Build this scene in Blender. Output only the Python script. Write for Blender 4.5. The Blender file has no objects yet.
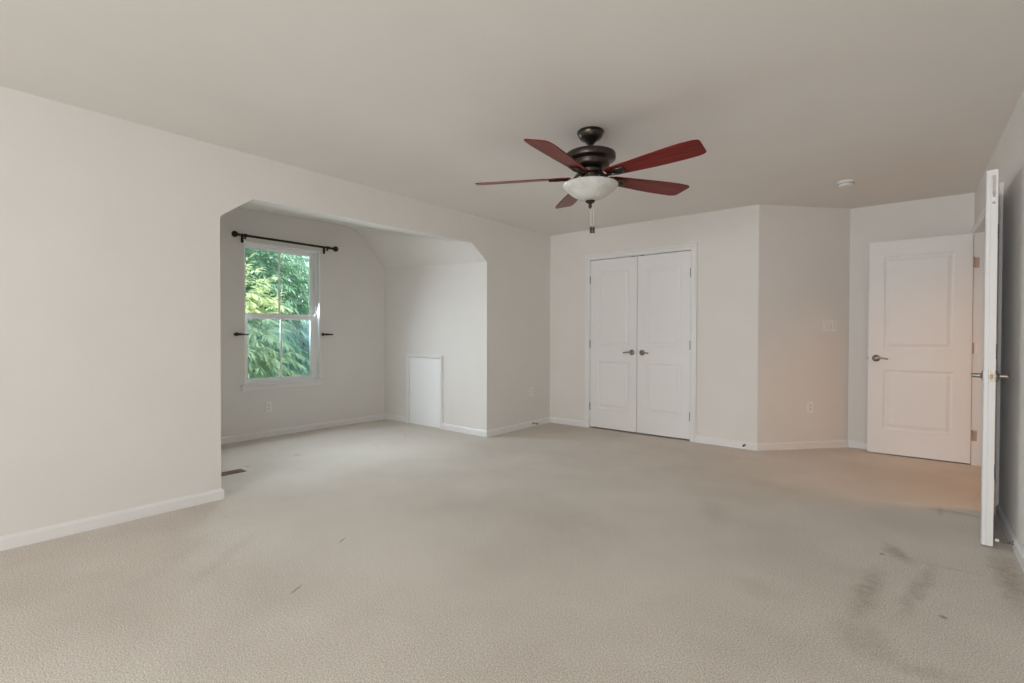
import bpy, bmesh, math, random
from math import sin, cos, pi, radians, hypot, atan2
from mathutils import Vector, Matrix
random.seed(7)
scene = bpy.context.scene
COL = scene.collection

# ------------------------------------------------------------------ camera
F_PX, YAW, PITCH, ROLL, CAM_H = 498.17, 0.68429, -0.01296, 0.00237, 1.1422
cd = bpy.data.cameras.new('camera')
cd.sensor_width = 36.0
cd.lens = F_PX / 1024 * 36.0
cd.clip_start = 0.05
cd.clip_end = 200
cam = bpy.data.objects.new('camera', cd)
COL.objects.link(cam)
_f = Vector((-sin(YAW) * cos(PITCH), cos(YAW) * cos(PITCH), sin(PITCH)))
_r = Vector((cos(YAW), sin(YAW), 0))
_u = _r.cross(_f)
_r2 = _r * cos(ROLL) + _u * sin(ROLL)
_u2 = -_r * sin(ROLL) + _u * cos(ROLL)
cam.matrix_world = Matrix(((_r2.x, _u2.x, -_f.x, 0), (_r2.y, _u2.y, -_f.y, 0), (_r2.z, _u2.z, -_f.z, CAM_H), (0, 0, 0, 1)))
scene.camera = cam

# ------------------------------------------------------------------ world, sun, daylight, exposure
world = bpy.data.worlds.new('sky')
scene.world = world
world.use_nodes = True
bg = world.node_tree.nodes['Background']
bg.inputs[0].default_value = (0.80, 0.90, 1.0, 1)
bg.inputs[1].default_value = 1.6

sd = bpy.data.lights.new('sun', 'SUN')
sd.energy = 7.0
sd.color = (1.0, 0.94, 0.82)
sd.angle = radians(1.0)
sun = bpy.data.objects.new('sun', sd)
COL.objects.link(sun)
sun.rotation_euler = Vector((-0.62, -0.30, -0.72)).to_track_quat('-Z', 'Y').to_euler()


def daylight(name, loc, direction, w, h, power, color, spread=140):
    l = bpy.data.lights.new(name, 'AREA')
    l.shape = 'RECTANGLE'
    l.size = w
    l.size_y = h
    l.energy = power
    l.color = color
    l.spread = radians(spread)
    o = bpy.data.objects.new(name, l)
    COL.objects.link(o)
    o.location = loc
    o.rotation_euler = Vector(direction).to_track_quat('-Z', 'Z').to_euler()
    return o


YR = -3.30          # rear wall (behind the camera)
REAR_WINDOWS = [(-2.55, -1.35), (-0.95, 0.25)]
for (a, b), pw in zip(REAR_WINDOWS, (32, 66)):
    daylight('window_daylight', ((a + b) / 2, YR - 0.22, 1.38), (0, 1, -0.05), b - a, 1.5, pw, (0.97, 0.98, 1.0))
daylight('window_daylight', (-5.667, 2.767, 1.37), (1, 0.05, -0.50), 0.70, 1.40, 33, (0.80, 0.90, 1.0), 125)

vs = scene.view_settings
scene.display_settings.display_device = 'sRGB'
vs.view_transform = 'Standard'
vs.look = 'None'
vs.exposure = 0.0
vs.gamma = 1.0
vs.use_curve_mapping = False
scene.cycles.use_denoising = True
scene.cycles.denoising_prefilter = 'ACCURATE'
scene.cycles.denoising_input_passes = 'RGB_ALBEDO_NORMAL'
scene.cycles.max_bounces = 12
scene.cycles.diffuse_bounces = 8
scene.cycles.transparent_max_bounces = 16
scene.cycles.sample_clamp_indirect = 6.0

# ------------------------------------------------------------------ plan of the room (metres)
XL, YB, XW, YS = -3.739, 5.371, -5.610, 4.144     # left wall, closet wall, window wall, side wall of the alcove
YA = 1.395                                        # near edge of the alcove
EX = -1.232
FX, FY = -0.552, 6.142
H = 2.44
WT = 0.11                                         # wall thickness
HA = 2.515                                        # alcove ceiling at the window wall
DOOR_Y0, DOOR_Y1, DOOR_Z = 4.465, 5.990, 2.052    # entrance in the right wall


def xr(y):
    return 0.380 + (6.142 - y) * 0.0148


# ------------------------------------------------------------------ materials
def new_mat(name):
    m = bpy.data.materials.new(name)
    m.use_nodes = True
    nt = m.node_tree
    return m, nt, nt.nodes['Principled BSDF']


def N(nt, kind, **kw):
    n = nt.nodes.new(kind)
    for k, v in kw.items():
        if k in n.inputs.keys():
            n.inputs[k].default_value = v
        else:
            setattr(n, k, v)
    return n


def ramp(nt, stops):
    r = nt.nodes.new('ShaderNodeValToRGB')
    el = r.color_ramp.elements
    while len(el) < len(stops):
        el.new(0.5)
    for e, (p, c) in zip(el, stops):
        e.position = p
        e.color = (*c, 1)
    return r


def paint(name, color, rough=0.55, vary=0.02, bump=0.02, scale=60, spec=0.3, metal=0.0):
    """Plain surface with a faint procedural unevenness."""
    m, nt, b = new_mat(name)
    tc = N(nt, 'ShaderNodeTexCoord')
    n = N(nt, 'ShaderNodeTexNoise', Scale=3.0, Detail=3.0)
    nt.links.new(tc.outputs['Object'], n.inputs['Vector'])
    lo = tuple(max(0, c * (1 - vary)) for c in color)
    hi = tuple(min(1, c * (1 + vary)) for c in color)
    r = ramp(nt, [(0.3, lo), (0.7, hi)])
    nt.links.new(n.outputs['Fac'], r.inputs['Fac'])
    nt.links.new(r.outputs['Color'], b.inputs['Base Color'])
    b.inputs['Roughness'].default_value = rough
    b.inputs['Metallic'].default_value = metal
    b.inputs['Specular IOR Level'].default_value = spec
    if bump:
        n2 = N(nt, 'ShaderNodeTexNoise', Scale=float(scale), Detail=4.0)
        nt.links.new(tc.outputs['Object'], n2.inputs['Vector'])
        bp = N(nt, 'ShaderNodeBump', Strength=bump, Distance=0.01)
        nt.links.new(n2.outputs['Fac'], bp.inputs['Height'])
        nt.links.new(bp.outputs['Normal'], b.inputs['Normal'])
    return m


M = {}
M['wall'] = paint('wall_paint', (0.785, 0.765, 0.735), 0.75, 0.012, 0.03, 90, 0.15)
M['ceiling'] = paint('ceiling_paint', (0.81, 0.79, 0.76), 0.85, 0.01, 0.03, 110, 0.1)
M['trim'] = paint('trim_paint', (0.82, 0.815, 0.81), 0.38, 0.01, 0.0, spec=0.4)
M['door'] = paint('door_paint', (0.85, 0.84, 0.835), 0.5, 0.01, 0.01, 140, 0.35)
M['vinyl'] = paint('window_vinyl', (0.90, 0.92, 0.92), 0.65, 0.01, 0.0, spec=0.15)
M['plate'] = paint('cover_plate_plastic', (0.87, 0.865, 0.85), 0.35, 0.01, 0.0, spec=0.45)
M['slot'] = paint('dark_slot', (0.10, 0.09, 0.08), 0.6, 0.05, 0.0)
M['nickel'] = paint('brushed_nickel', (0.34, 0.31, 0.27), 0.42, 0.06, 0.02, 200, 0.5, 1.0)
M['brass'] = paint('brass_latch', (0.42, 0.25, 0.11), 0.5, 0.05, 0.0, 60, 0.5, 1.0)
M['hinge'] = paint('hinge_metal', (0.30, 0.28, 0.26), 0.4, 0.06, 0.0, 60, 0.5, 0.9)
M['hinge_warm'] = paint('warm_reflection_hinge', (0.50, 0.38, 0.30), 0.5, 0.05, 0.0, 60, 0.4, 0.4)  # nickel hinges with a warm reflection put into the base colour
M['bronze'] = paint('oil_rubbed_bronze', (0.075, 0.062, 0.052), 0.34, 0.15, 0.0, 150, 0.5, 0.9)
M['rod'] = paint('curtain_rod_bronze', (0.035, 0.024, 0.016), 0.42, 0.15, 0.0, 60, 0.4, 0.5)
M['white_plastic'] = paint('white_plastic', (0.80, 0.79, 0.77), 0.4, 0.01, 0.0, spec=0.4)
M['rubber'] = paint('rubber_tip', (0.75, 0.73, 0.70), 0.6, 0.02, 0.0)
M['dark_rubber'] = paint('dark_rubber_tip', (0.05, 0.045, 0.04), 0.6, 0.02, 0.0)
M['register'] = paint('brown_register', (0.16, 0.095, 0.04), 0.5, 0.1, 0.0, metal=0.3)
M['chain'] = paint('bead_chain', (0.72, 0.69, 0.64), 0.45, 0.05, 0.0, metal=0.3)
M['lawn'] = paint('lawn', (0.06, 0.11, 0.03), 0.9, 0.3, 0.2, 20)
M['bark'] = paint('bark', (0.12, 0.09, 0.06), 0.9, 0.3, 0.3, 20)
M['closet_floor'] = paint('closet_dark', (0.4, 0.38, 0.35), 0.9, 0.02, 0.0)


def carpet_mat():
    m, nt, b = new_mat('beige_carpet')
    L = nt.links.new
    tc = N(nt, 'ShaderNodeTexCoord')
    V = tc.outputs['Object']
    big = N(nt, 'ShaderNodeTexNoise', Scale=1.1, Detail=4.0, Roughness=0.6)
    L(V, big.inputs['Vector'])
    base = ramp(nt, [(0.34, (0.575, 0.525, 0.462)), (0.64, (0.665, 0.615, 0.55))])
    L(big.outputs['Fac'], base.inputs['Fac'])
    # tufts
    tuft = N(nt, 'ShaderNodeTexNoise', Scale=185.0, Detail=2.0, Roughness=0.8)
    L(V, tuft.inputs['Vector'])
    tr = ramp(nt, [(0.36, (0.60, 0.59, 0.57)), (0.50, (0.98, 0.98, 0.98)), (0.64, (1.30, 1.30, 1.29))])
    L(tuft.outputs['Fac'], tr.inputs['Fac'])
    mul = N(nt, 'ShaderNodeMix', data_type='RGBA', blend_type='MULTIPLY')
    mul.inputs[0].default_value = 1.0
    L(base.outputs['Color'], mul.inputs[6])
    L(tr.outputs['Color'], mul.inputs[7])
    out = mul.outputs[2]
    # worn traffic marks and spots, darker patches in the alcove: (x, y, radius x, radius y, angle, strength)
    sep = N(nt, 'ShaderNodeSeparateXYZ')
    wob = N(nt, 'ShaderNodeTexNoise', Scale=9.0, Detail=5.0)
    L(V, wob.inputs['Vector'])
    add = N(nt, 'ShaderNodeVectorMath', operation='MULTIPLY_ADD')
    L(wob.outputs['Color'], add.inputs[0])
    add.inputs[1].default_value = (0.09, 0.09, 0)
    off = N(nt, 'ShaderNodeVectorMath', operation='ADD')
    L(V, off.inputs[0])
    off.inputs[1].default_value = (-0.045, -0.045, 0)
    L(off.outputs[0], add.inputs[2])
    marks = [(-0.165, 2.72, 0.045, 0.33, -0.08, 0.62), (-0.075, 3.30, 0.045, 0.13, 0.45, 0.75), (0.01, 2.90, 0.035, 0.34, -0.17, 0.50),
             (0.345, 3.30, 0.055, 0.38, 0.0, 0.75), (0.12, 4.27, 0.02, 0.10, 0.0, 0.5), (0.20, 4.30, 0.16, 0.035, 0.0, 0.5), (-0.15, 2.27, 0.10, 0.14, 0.4, 0.40),
             (0.03, 2.20, 0.12, 0.05, 0.3, 0.40), (0.078, 3.244, 0.215, 0.006, 0.03, 0.50), (-0.55, 2.45, 0.10, 0.10, 0.4, 0.22), (-1.0, 3.3, 0.08, 0.25, 0.4, 0.25),
             (-4.6, 1.60, 0.45, 0.14, 0.0, 0.45), (-5.42, 2.2, 0.12, 0.9, 0.0, 0.5), (-5.2, 3.7, 0.2, 0.25, 0.0, 0.3),  # darker patches along the edges of the alcove floor
             (-2.75, 1.05, 0.04, 0.35, 0.7, 0.16), (-2.9, 0.85, 0.06, 0.3, 0.75, 0.14), (-2.3, 2.4, 0.5, 0.3, 0.5, 0.18), (-1.6, 2.5, 0.35, 0.5, 0.9, 0.22)]
    tot = None
    for (x, y, rx, ry, an, st) in marks:
        mp = N(nt, 'ShaderNodeMapping', vector_type='TEXTURE')
        mp.inputs['Location'].default_value = (x, y, 0)
        mp.inputs['Rotation'].default_value = (0, 0, an)
        mp.inputs['Scale'].default_value = (rx, ry, 1000)
        L(add.outputs[0], mp.inputs['Vector'])
        ln = N(nt, 'ShaderNodeVectorMath', operation='LENGTH')
        L(mp.outputs[0], ln.inputs[0])
        mr = N(nt, 'ShaderNodeMapRange', interpolation_type='SMOOTHSTEP')
        mr.inputs['From Min'].default_value = 1.5
        mr.inputs['From Max'].default_value = 0.1
        mr.inputs['To Min'].default_value = 0.0
        mr.inputs['To Max'].default_value = st
        L(ln.outputs['Value'], mr.inputs['Value'])
        if tot is None:
            tot = mr.outputs[0]
        else:
            mx = N(nt, 'ShaderNodeMath', operation='MAXIMUM')
            L(tot, mx.inputs[0])
            L(mr.outputs[0], mx.inputs[1])
            tot = mx.outputs[0]
    grit = N(nt, 'ShaderNodeTexNoise', Scale=28.0, Detail=5.0, Roughness=0.75)
    L(V, grit.inputs['Vector'])
    gr = ramp(nt, [(0.36, (0.35, 0.35, 0.35)), (0.60, (1.0, 1.0, 1.0))])
    L(grit.outputs['Fac'], gr.inputs['Fac'])
    gm = N(nt, 'ShaderNodeMath', operation='MULTIPLY')
    L(tot, gm.inputs[0])
    L(gr.outputs['Color'], gm.inputs[1])
    st = N(nt, 'ShaderNodeMix', data_type='RGBA', blend_type='MIX')
    L(gm.outputs[0], st.inputs[0])
    L(out, st.inputs[6])
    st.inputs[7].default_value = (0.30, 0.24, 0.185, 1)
    out = st.outputs[2]
    # small crisp spots and threads
    spots = [(-4.48, 1.88, 0.022, 0.014), (-4.55, 2.36, 0.03, 0.012), (-0.136, 3.237, 0.012, 0.012), (0.089, 2.668, 0.013, 0.016), (-4.35, 3.1, 0.015, 0.015),
             (-2.47, 1.54, 0.006, 0.035), (-2.15, 1.11, 0.006, 0.04), (-4.1, 3.3, 0.012, 0.012), (-4.5, 3.6, 0.014, 0.014)]
    tot = None
    for (x, y, rx, ry) in spots:
        mp = N(nt, 'ShaderNodeMapping', vector_type='TEXTURE')
        mp.inputs['Location'].default_value = (x, y, 0)
        mp.inputs['Rotation'].default_value = (0, 0, 0.5)
        mp.inputs['Scale'].default_value = (rx, ry, 1000)
        L(V, mp.inputs['Vector'])
        ln = N(nt, 'ShaderNodeVectorMath', operation='LENGTH')
        L(mp.outputs[0], ln.inputs[0])
        mr = N(nt, 'ShaderNodeMapRange')
        mr.inputs['From Min'].default_value = 1.3
        mr.inputs['From Max'].default_value = 0.6
        mr.inputs['To Max'].default_value = 0.6
        L(ln.outputs['Value'], mr.inputs['Value'])
        if tot is None:
            tot = mr.outputs[0]
        else:
            mx = N(nt, 'ShaderNodeMath', operation='MAXIMUM')
            L(tot, mx.inputs[0])
            L(mr.outputs[0], mx.inputs[1])
            tot = mx.outputs[0]
    sp = N(nt, 'ShaderNodeMix', data_type='RGBA', blend_type='MIX')
    L(tot, sp.inputs[0])
    L(out, sp.inputs[6])
    sp.inputs[7].default_value = (0.20, 0.10, 0.07, 1)
    L(sp.outputs[2], b.inputs['Base Color'])
    b.inputs['Roughness'].default_value = 0.95
    b.inputs['Specular IOR Level'].default_value = 0.08
    b.inputs['Sheen Weight'].default_value = 0.12
    b.inputs['Sheen Roughness'].default_value = 0.5
    bp = N(nt, 'ShaderNodeBump', Strength=0.0, Distance=0.003)
    L(tuft.outputs['Fac'], bp.inputs['Height'])
    bp2 = N(nt, 'ShaderNodeBump', Strength=0.10, Distance=0.03)
    md = N(nt, 'ShaderNodeTexNoise', Scale=4.0, Detail=5.0)
    L(V, md.inputs['Vector'])
    L(md.outputs['Fac'], bp2.inputs['Height'])
    L(bp.outputs['Normal'], bp2.inputs['Normal'])
    L(bp2.outputs['Normal'], b.inputs['Normal'])
    return m


M['carpet'] = carpet_mat()


def wood_mat():
    m, nt, b = new_mat('mahogany_blade')
    L = nt.links.new
    tc = N(nt, 'ShaderNodeTexCoord')
    mp = N(nt, 'ShaderNodeMapping')
    mp.inputs['Scale'].default_value = (2.2, 34, 34)
    L(tc.outputs['UV'], mp.inputs['Vector'])
    n = N(nt, 'ShaderNodeTexNoise', Scale=1.6, Detail=5.0, Distortion=0.6)
    L(mp.outputs[0], n.inputs['Vector'])
    r = ramp(nt, [(0.32, (0.11, 0.007, 0.005)), (0.55, (0.19, 0.012, 0.008)), (0.75, (0.26, 0.026, 0.013))])
    L(n.outputs['Fac'], r.inputs['Fac'])
    L(r.outputs['Color'], b.inputs['Base Color'])
    b.inputs['Roughness'].default_value = 0.30
    b.inputs['Specular IOR Level'].default_value = 0.20
    return m


M['wood'] = wood_mat()


def bowl_mat():
    m, nt, b = new_mat('alabaster_glass')
    L = nt.links.new
    tc = N(nt, 'ShaderNodeTexCoord')
    n = N(nt, 'ShaderNodeTexNoise', Scale=9.0, Detail=5.0, Distortion=1.2)
    L(tc.outputs['Object'], n.inputs['Vector'])
    r = ramp(nt, [(0.35, (0.60, 0.60, 0.56)), (0.65, (0.74, 0.74, 0.71))])
    L(n.outputs['Fac'], r.inputs['Fac'])
    L(r.outputs['Color'], b.inputs['Base Color'])
    b.inputs['Roughness'].default_value = 0.25
    b.inputs['Subsurface Weight'].default_value = 0.25
    b.inputs['Subsurface Radius'].default_value = (0.03, 0.03, 0.03)
    return m


M['bowl'] = bowl_mat()


def glass_mat():
    m, nt, b = new_mat('window_glass')
    nt.nodes.remove(b)
    tr = N(nt, 'ShaderNodeBsdfTransparent')
    tr.inputs[0].default_value = (0.93, 0.97, 0.95, 1)
    gl = N(nt, 'ShaderNodeBsdfGlossy')
    gl.inputs['Roughness'].default_value = 0.02
    fr = N(nt, 'ShaderNodeFresnel', IOR=1.45)
    mx = N(nt, 'ShaderNodeMixShader')
    nt.links.new(fr.outputs[0], mx.inputs[0])
    nt.links.new(tr.outputs[0], mx.inputs[1])
    nt.links.new(gl.outputs[0], mx.inputs[2])
    nt.links.new(mx.outputs[0], nt.nodes['Material Output'].inputs[0])
    return m


M['glass'] = glass_mat()


def screen_mat():
    m, nt, b = new_mat('insect_screen')
    tr = N(nt, 'ShaderNodeBsdfTransparent')
    b.inputs['Base Color'].default_value = (0.34, 0.39, 0.40, 1)
    b.inputs['Roughness'].default_value = 0.8
    mx = N(nt, 'ShaderNodeMixShader')
    tr.inputs[0].default_value = (0.70, 0.80, 0.84, 1)
    mx.inputs[0].default_value = 0.16
    nt.links.new(tr.outputs[0], mx.inputs[1])
    nt.links.new(b.outputs[0], mx.inputs[2])
    nt.links.new(mx.outputs[0], nt.nodes['Material Output'].inputs[0])
    return m


M['screen'] = screen_mat()


def leaf_mat(name, lo, mid, hi):
    m, nt, b = new_mat(name)
    L = nt.links.new
    tc = N(nt, 'ShaderNodeTexCoord')
    n = N(nt, 'ShaderNodeTexNoise', Scale=5.0, Detail=5.0, Roughness=0.8)
    L(tc.outputs['Object'], n.inputs['Vector'])
    r = ramp(nt, [(0.30, lo), (0.5, mid), (0.70, hi)])
    L(n.outputs['Fac'], r.inputs['Fac'])
    L(r.outputs['Color'], b.inputs['Base Color'])
    b.inputs['Roughness'].default_value = 0.5
    b.inputs['Specular IOR Level'].default_value = 0.35
    tl = N(nt, 'ShaderNodeBsdfTranslucent')
    L(r.outputs['Color'], tl.inputs[0])
    mx = N(nt, 'ShaderNodeMixShader')
    mx.inputs[0].default_value = 0.35
    L(b.outputs[0], mx.inputs[1])
    L(tl.outputs[0], mx.inputs[2])
    L(mx.outputs[0], nt.nodes['Material Output'].inputs[0])
    return m


M['leaf_dark'] = leaf_mat('dark_foliage', (0.13, 0.27, 0.18), (0.25, 0.44, 0.31), (0.42, 0.60, 0.45))
M['leaf_light'] = leaf_mat('pale_foliage', (0.34, 0.46, 0.24), (0.62, 0.70, 0.42), (0.82, 0.85, 0.62))


# ------------------------------------------------------------------ mesh helpers
def BM():
    return bmesh.new()


def box(bm, x0, x1, y0, y1, z0, z1, mat=None):
    vs_ = [bm.verts.new(v) for v in ((x0, y0, z0), (x1, y0, z0), (x1, y1, z0), (x0, y1, z0), (x0, y0, z1), (x1, y0, z1), (x1, y1, z1), (x0, y1, z1))]
    if mat is not None:
        for v in vs_:
            v.co = mat @ v.co
    for f in ((0, 3, 2, 1), (4, 5, 6, 7), (0, 1, 5, 4), (1, 2, 6, 5), (2, 3, 7, 6), (3, 0, 4, 7)):
        bm.faces.new([vs_[i] for i in f])
    return vs_


def bevel_box(bm, x0, x1, y0, y1, z0, z1, r=0.003, seg=2, mat=None):
    t = bmesh.new()
    box(t, x0, x1, y0, y1, z0, z1)
    bmesh.ops.bevel(t, geom=t.edges[:], offset=r, segments=seg, affect='EDGES', profile=0.5)
    merge(bm, t, mat)


def merge(bm, t, mat=None):
    if mat is not None:
        bmesh.ops.transform(t, matrix=mat, verts=t.verts)
    me = bpy.data.meshes.new('tmp')
    t.to_mesh(me)
    t.free()
    bm.from_mesh(me)
    bpy.data.meshes.remove(me)


def loft(bm, rings, close=True, caps=True):
    """Rings of equal vertex count joined in order."""
    R = [[bm.verts.new(p) for p in r] for r in rings]
    n = len(R[0])
    for a, b in zip(R[:-1], R[1:]):
        for i in range(n if close else n - 1):
            j = (i + 1) % n
            bm.faces.new((a[i], a[j], b[j], b[i]))
    if caps:
        bm.faces.new(R[0][::-1])
        bm.faces.new(R[-1])
    return R


def prism(bm, pts, z0, z1):
    return loft(bm, [[(x, y, z0) for x, y in pts], [(x, y, z1) for x, y in pts]])


def lathe(bm, prof, seg=40, mat=None, caps=True):
    t = bmesh.new()
    rings = [[(max(r, 1e-5) * cos(2 * pi * k / seg), max(r, 1e-5) * sin(2 * pi * k / seg), z) for k in range(seg)] for r, z in prof]
    loft(t, rings, True, caps)
    merge(bm, t, mat)


def tube(bm, pts, r, seg=12, radii=None):
    pts = [Vector(p) for p in pts]
    rings = []
    prev = None
    for i, p in enumerate(pts):
        d = (pts[min(i + 1, len(pts) - 1)] - pts[max(i - 1, 0)]).normalized()
        a = prev if prev is not None else (Vector((0, 0, 1)) if abs(d.z) < 0.9 else Vector((1, 0, 0)))
        u = (a - d * a.dot(d)).normalized()
        v = d.cross(u)
        prev = u
        rr = radii[i] if radii else r
        rings.append([p + (u * cos(2 * pi * k / seg) + v * sin(2 * pi * k / seg)) * rr for k in range(seg)])
    loft(bm, rings)


def obj(name, bm, mat, parent=None, smooth=False, **props):
    bmesh.ops.recalc_face_normals(bm, faces=bm.faces[:])
    me = bpy.data.meshes.new(name)
    bm.to_mesh(me)
    bm.free()
    me.materials.append(mat)
    if smooth:
        me.polygons.foreach_set('use_smooth', [True] * len(me.polygons))
        me.update()
        try:
            me.set_sharp_from_angle(angle=radians(38))
        except Exception:
            pass
    o = bpy.data.objects.new(name, me)
    COL.objects.link(o)
    if parent:
        o.parent = parent
    for k, v in props.items():
        o[k] = v
    return o


def struct(name, bm, mat, label=None, cat=None, parent=None):
    o = obj(name, bm, mat, parent)
    o['kind'] = 'structure'
    if label:
        o['label'] = label
        o['category'] = cat
    return o


def empty(name, loc, rz=0.0, label=None, cat=None, kind=None, group=None):
    o = bpy.data.objects.new(name, None)
    o.empty_display_size = 0.1
    COL.objects.link(o)
    o.location = loc
    o.rotation_euler = (0, 0, rz)
    if label:
        o['label'] = label
        o['category'] = cat
    if kind:
        o['kind'] = kind
    if group:
        o['group'] = group
    return o


RZ_LEFT, RZ_BACK, RZ_RIGHT = -pi / 2, pi, pi / 2      # local +y points off the wall into the room
ANG = Vector((FX - EX, FY - YB)).normalized()
ANG_N = Vector((ANG.y, -ANG.x))
RZ_ANG = atan2(-ANG_N.x, ANG_N.y)

# ------------------------------------------------------------------ floor and ceilings
bm = BM()
prism(bm, [(XL - 0.05, YR - 0.15), (1.9, YR - 0.15), (1.9, 6.9), (XL - 0.1, 6.9), (XL - 0.1, YS + 0.1), (XW - 0.1, YS + 0.1), (XW - 0.1, YA - 0.1), (XL - 0.05, YA - 0.1)], -0.12, 0.0)
struct('floor', bm, M['carpet'], 'worn beige wall-to-wall carpet covering the whole room', 'carpet floor')
bm = BM()
box(bm, XL - 0.11, 1.9, YR - 0.15, 6.9, H, H + 0.14)
struct('ceiling', bm, M['ceiling'], 'smooth flat off-white ceiling above the main room', 'ceiling')

# opening profile (y, z) at the main room and at the window wall
P0 = [(YA, 0.0), (YA, 1.958), (1.618, 2.122), (3.891, 2.138), (YS - 0.005, 1.956), (YS - 0.005, 0.0)]
P1 = [(YA, 0.0), (YA, 2.02), (1.70, 2.487), (3.70, HA), (YS, 2.045), (YS, 0.0)]


def lerp_prof(t):
    return [(a[0] * (1 - t) + b[0] * t, a[1] * (1 - t) + b[1] * t) for a, b in zip(P0, P1)]


T_WALL = WT / (XL - XW)
PT = lerp_prof(T_WALL)
# left wall: solid with the alcove opening cut through it
bm = BM()


def wall_ring(x, prof, z_end=0.0):
    return [(x, YR - 0.1, z_end), (x, YR - 0.1, H), (x, YB + 0.05, H), (x, YB + 0.05, z_end)] + [(x, y, z) for y, z in prof[::-1]]


ra, rb = wall_ring(XL, P0), wall_ring(XL - WT, PT)
A = [bm.verts.new(p) for p in ra]
B = [bm.verts.new(p) for p in rb]
n = len(A)
for i in range(n):
    j = (i + 1) % n
    bm.faces.new((A[i], A[j], B[j], B[i]))
# indices: 0 nearbot 1 neartop 2 fartop 3 farbot 4 farOpenBot(YS) 5 (YS top) 6 chamferR 7 chamferL 8 YA top 9 YA bot
for V_ in (A, B):
    bm.faces.new((V_[0], V_[1], V_[8], V_[9]))
    bm.faces.new((V_[1], V_[7], V_[8]))
    bm.faces.new((V_[1], V_[2], V_[6], V_[7]))
    bm.faces.new((V_[2], V_[5], V_[6]))
    bm.faces.new((V_[2], V_[3], V_[4], V_[5]))
struct('wall_left', bm, M['wall'], 'long off-white wall with the clipped-corner opening into the window alcove', 'wall')

# alcove ceiling: flat middle and sloped sides rising towards the window wall
bm = BM()
inner0, inner1 = PT[1:5], P1[1:5]
# smooth coved transition between flat and slope on the window side
def cove(pr, t):
    (ya, za), (yb_, zb), (yc, zc), (yd, zd) = pr
    k = 0.0 + 0.22 * t
    out = [(ya, za)]
    for (p, q, r_) in (((ya, za), (yb_, zb), (yc, zc)), ((yb_, zb), (yc, zc), (yd, zd))):
        a_ = (q[0] + (p[0] - q[0]) * k, q[1] + (p[1] - q[1]) * k)
        c_ = (q[0] + (r_[0] - q[0]) * k * 0.5, q[1] + (r_[1] - q[1]) * k * 0.5)
        if p[0] != ya:
            a_ = (q[0] + (p[0] - q[0]) * k * 0.6, q[1] + (p[1] - q[1]) * k * 0.6)
            c_ = (q[0] + (r_[0] - q[0]) * k, q[1] + (r_[1] - q[1]) * k)
        for s in range(7):
            u = s / 6
            out.append(tuple(a_[i] * (1 - u) ** 2 + 2 * q[i] * u * (1 - u) + c_[i] * u * u for i in (0, 1)))
    out.append((yd, zd))
    return out


NS = 12
rings = []
for s in range(NS + 1):
    t = s / NS
    x = (XL - WT) * (1 - t) + (XW - 0.02) * t
    pr = [(a[0] * (1 - t) + b[0] * t, a[1] * (1 - t) + b[1] * t) for a, b in zip(inner0, inner1)]
    cv = cove(pr, t)
    rings.append([(x, y, z) for y, z in cv] + [(x, YS + 0.1, cv[-1][1]), (x, YS + 0.1, 2.7), (x, YA - 0.1, 2.7), (x, YA - 0.1, cv[0][1])])
loft(bm, rings, True, False)
struct_alcove = obj('ceiling_2', bm, M['ceiling'], None, True)
struct_alcove['kind'] = 'structure'
struct_alcove['label'] = 'sloped and flat ceiling over the window alcove'
struct_alcove['category'] = 'ceiling'

bm = BM()
box(bm, XW - 0.05, XL - WT, YS, YS + 0.1, 0, 2.12)
struct('wall_alcove_far', bm, M['wall'], 'pale side wall of the alcove holding the small access panel', 'wall')
bm = BM()
box(bm, XW - 0.05, XL - WT, YA - 0.1, YA, 0, 2.12)
struct('wall_alcove_near', bm, M['wall'], 'near side wall of the alcove hidden behind the left wall', 'wall')

# window wall with its opening
WY0, WY1, WZ0, WZ1 = 2.328, 3.204, 0.600, 2.148
WWT = 0.17


def wall_with_hole_x(x0, x1, ya, yb_, za, zb, hy0, hy1, hz0, hz1):
    bm_ = BM()
    rings_o = [(ya, za), (yb_, za), (yb_, zb), (ya, zb)]
    rings_h = [(hy0, hz0), (hy1, hz0), (hy1, hz1), (hy0, hz1)]
    vs4 = [[bm_.verts.new((x, y, z)) for y, z in rg] for x in (x0, x1) for rg in (rings_o, rings_h)]
    o0, h0, o1, h1 = vs4
    for i in range(4):
        j = (i + 1) % 4
        bm_.faces.new((o0[i], o0[j], h0[j], h0[i]))
        bm_.faces.new((o1[i], o1[j], h1[j], h1[i]))
        bm_.faces.new((o0[i], o0[j], o1[j], o1[i]))
        bm_.faces.new((h0[i], h0[j], h1[j], h1[i]))
    return bm_


bm = wall_with_hole_x(XW - WWT, XW, YA - 0.1, YS + 0.1, -0.1, 2.7, WY0, WY1, WZ0, WZ1)
struct('wall_window', bm, M['wall'], 'greige end wall of the alcove around the double-hung window', 'wall')

# closet wall with doorway, closet box behind
CX0, CX1, CZ = -3.142, -1.898, 2.066
bm = BM()
box(bm, XL, CX0, YB, YB + WT, 0, H)
box(bm, CX1, EX, YB, YB + WT, 0, H)
box(bm, CX0, CX1, YB, YB + WT, CZ, H)
# return behind the outside corner so the angled wall meets it solidly
struct('wall_back', bm, M['wall'], 'off-white wall around the double closet doors', 'wall')
bm = BM()
box(bm, -3.6, -1.5, 6.05, 6.12, 0, H)
box(bm, -3.6, -3.53, YB + WT, 6.05, 0, H)
box(bm, -1.57, -1.5, YB + WT, 6.05, 0, H)
struct('wall_closet', bm, M['wall'], 'inner walls of the closet behind the closed doors', 'wall')
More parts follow.
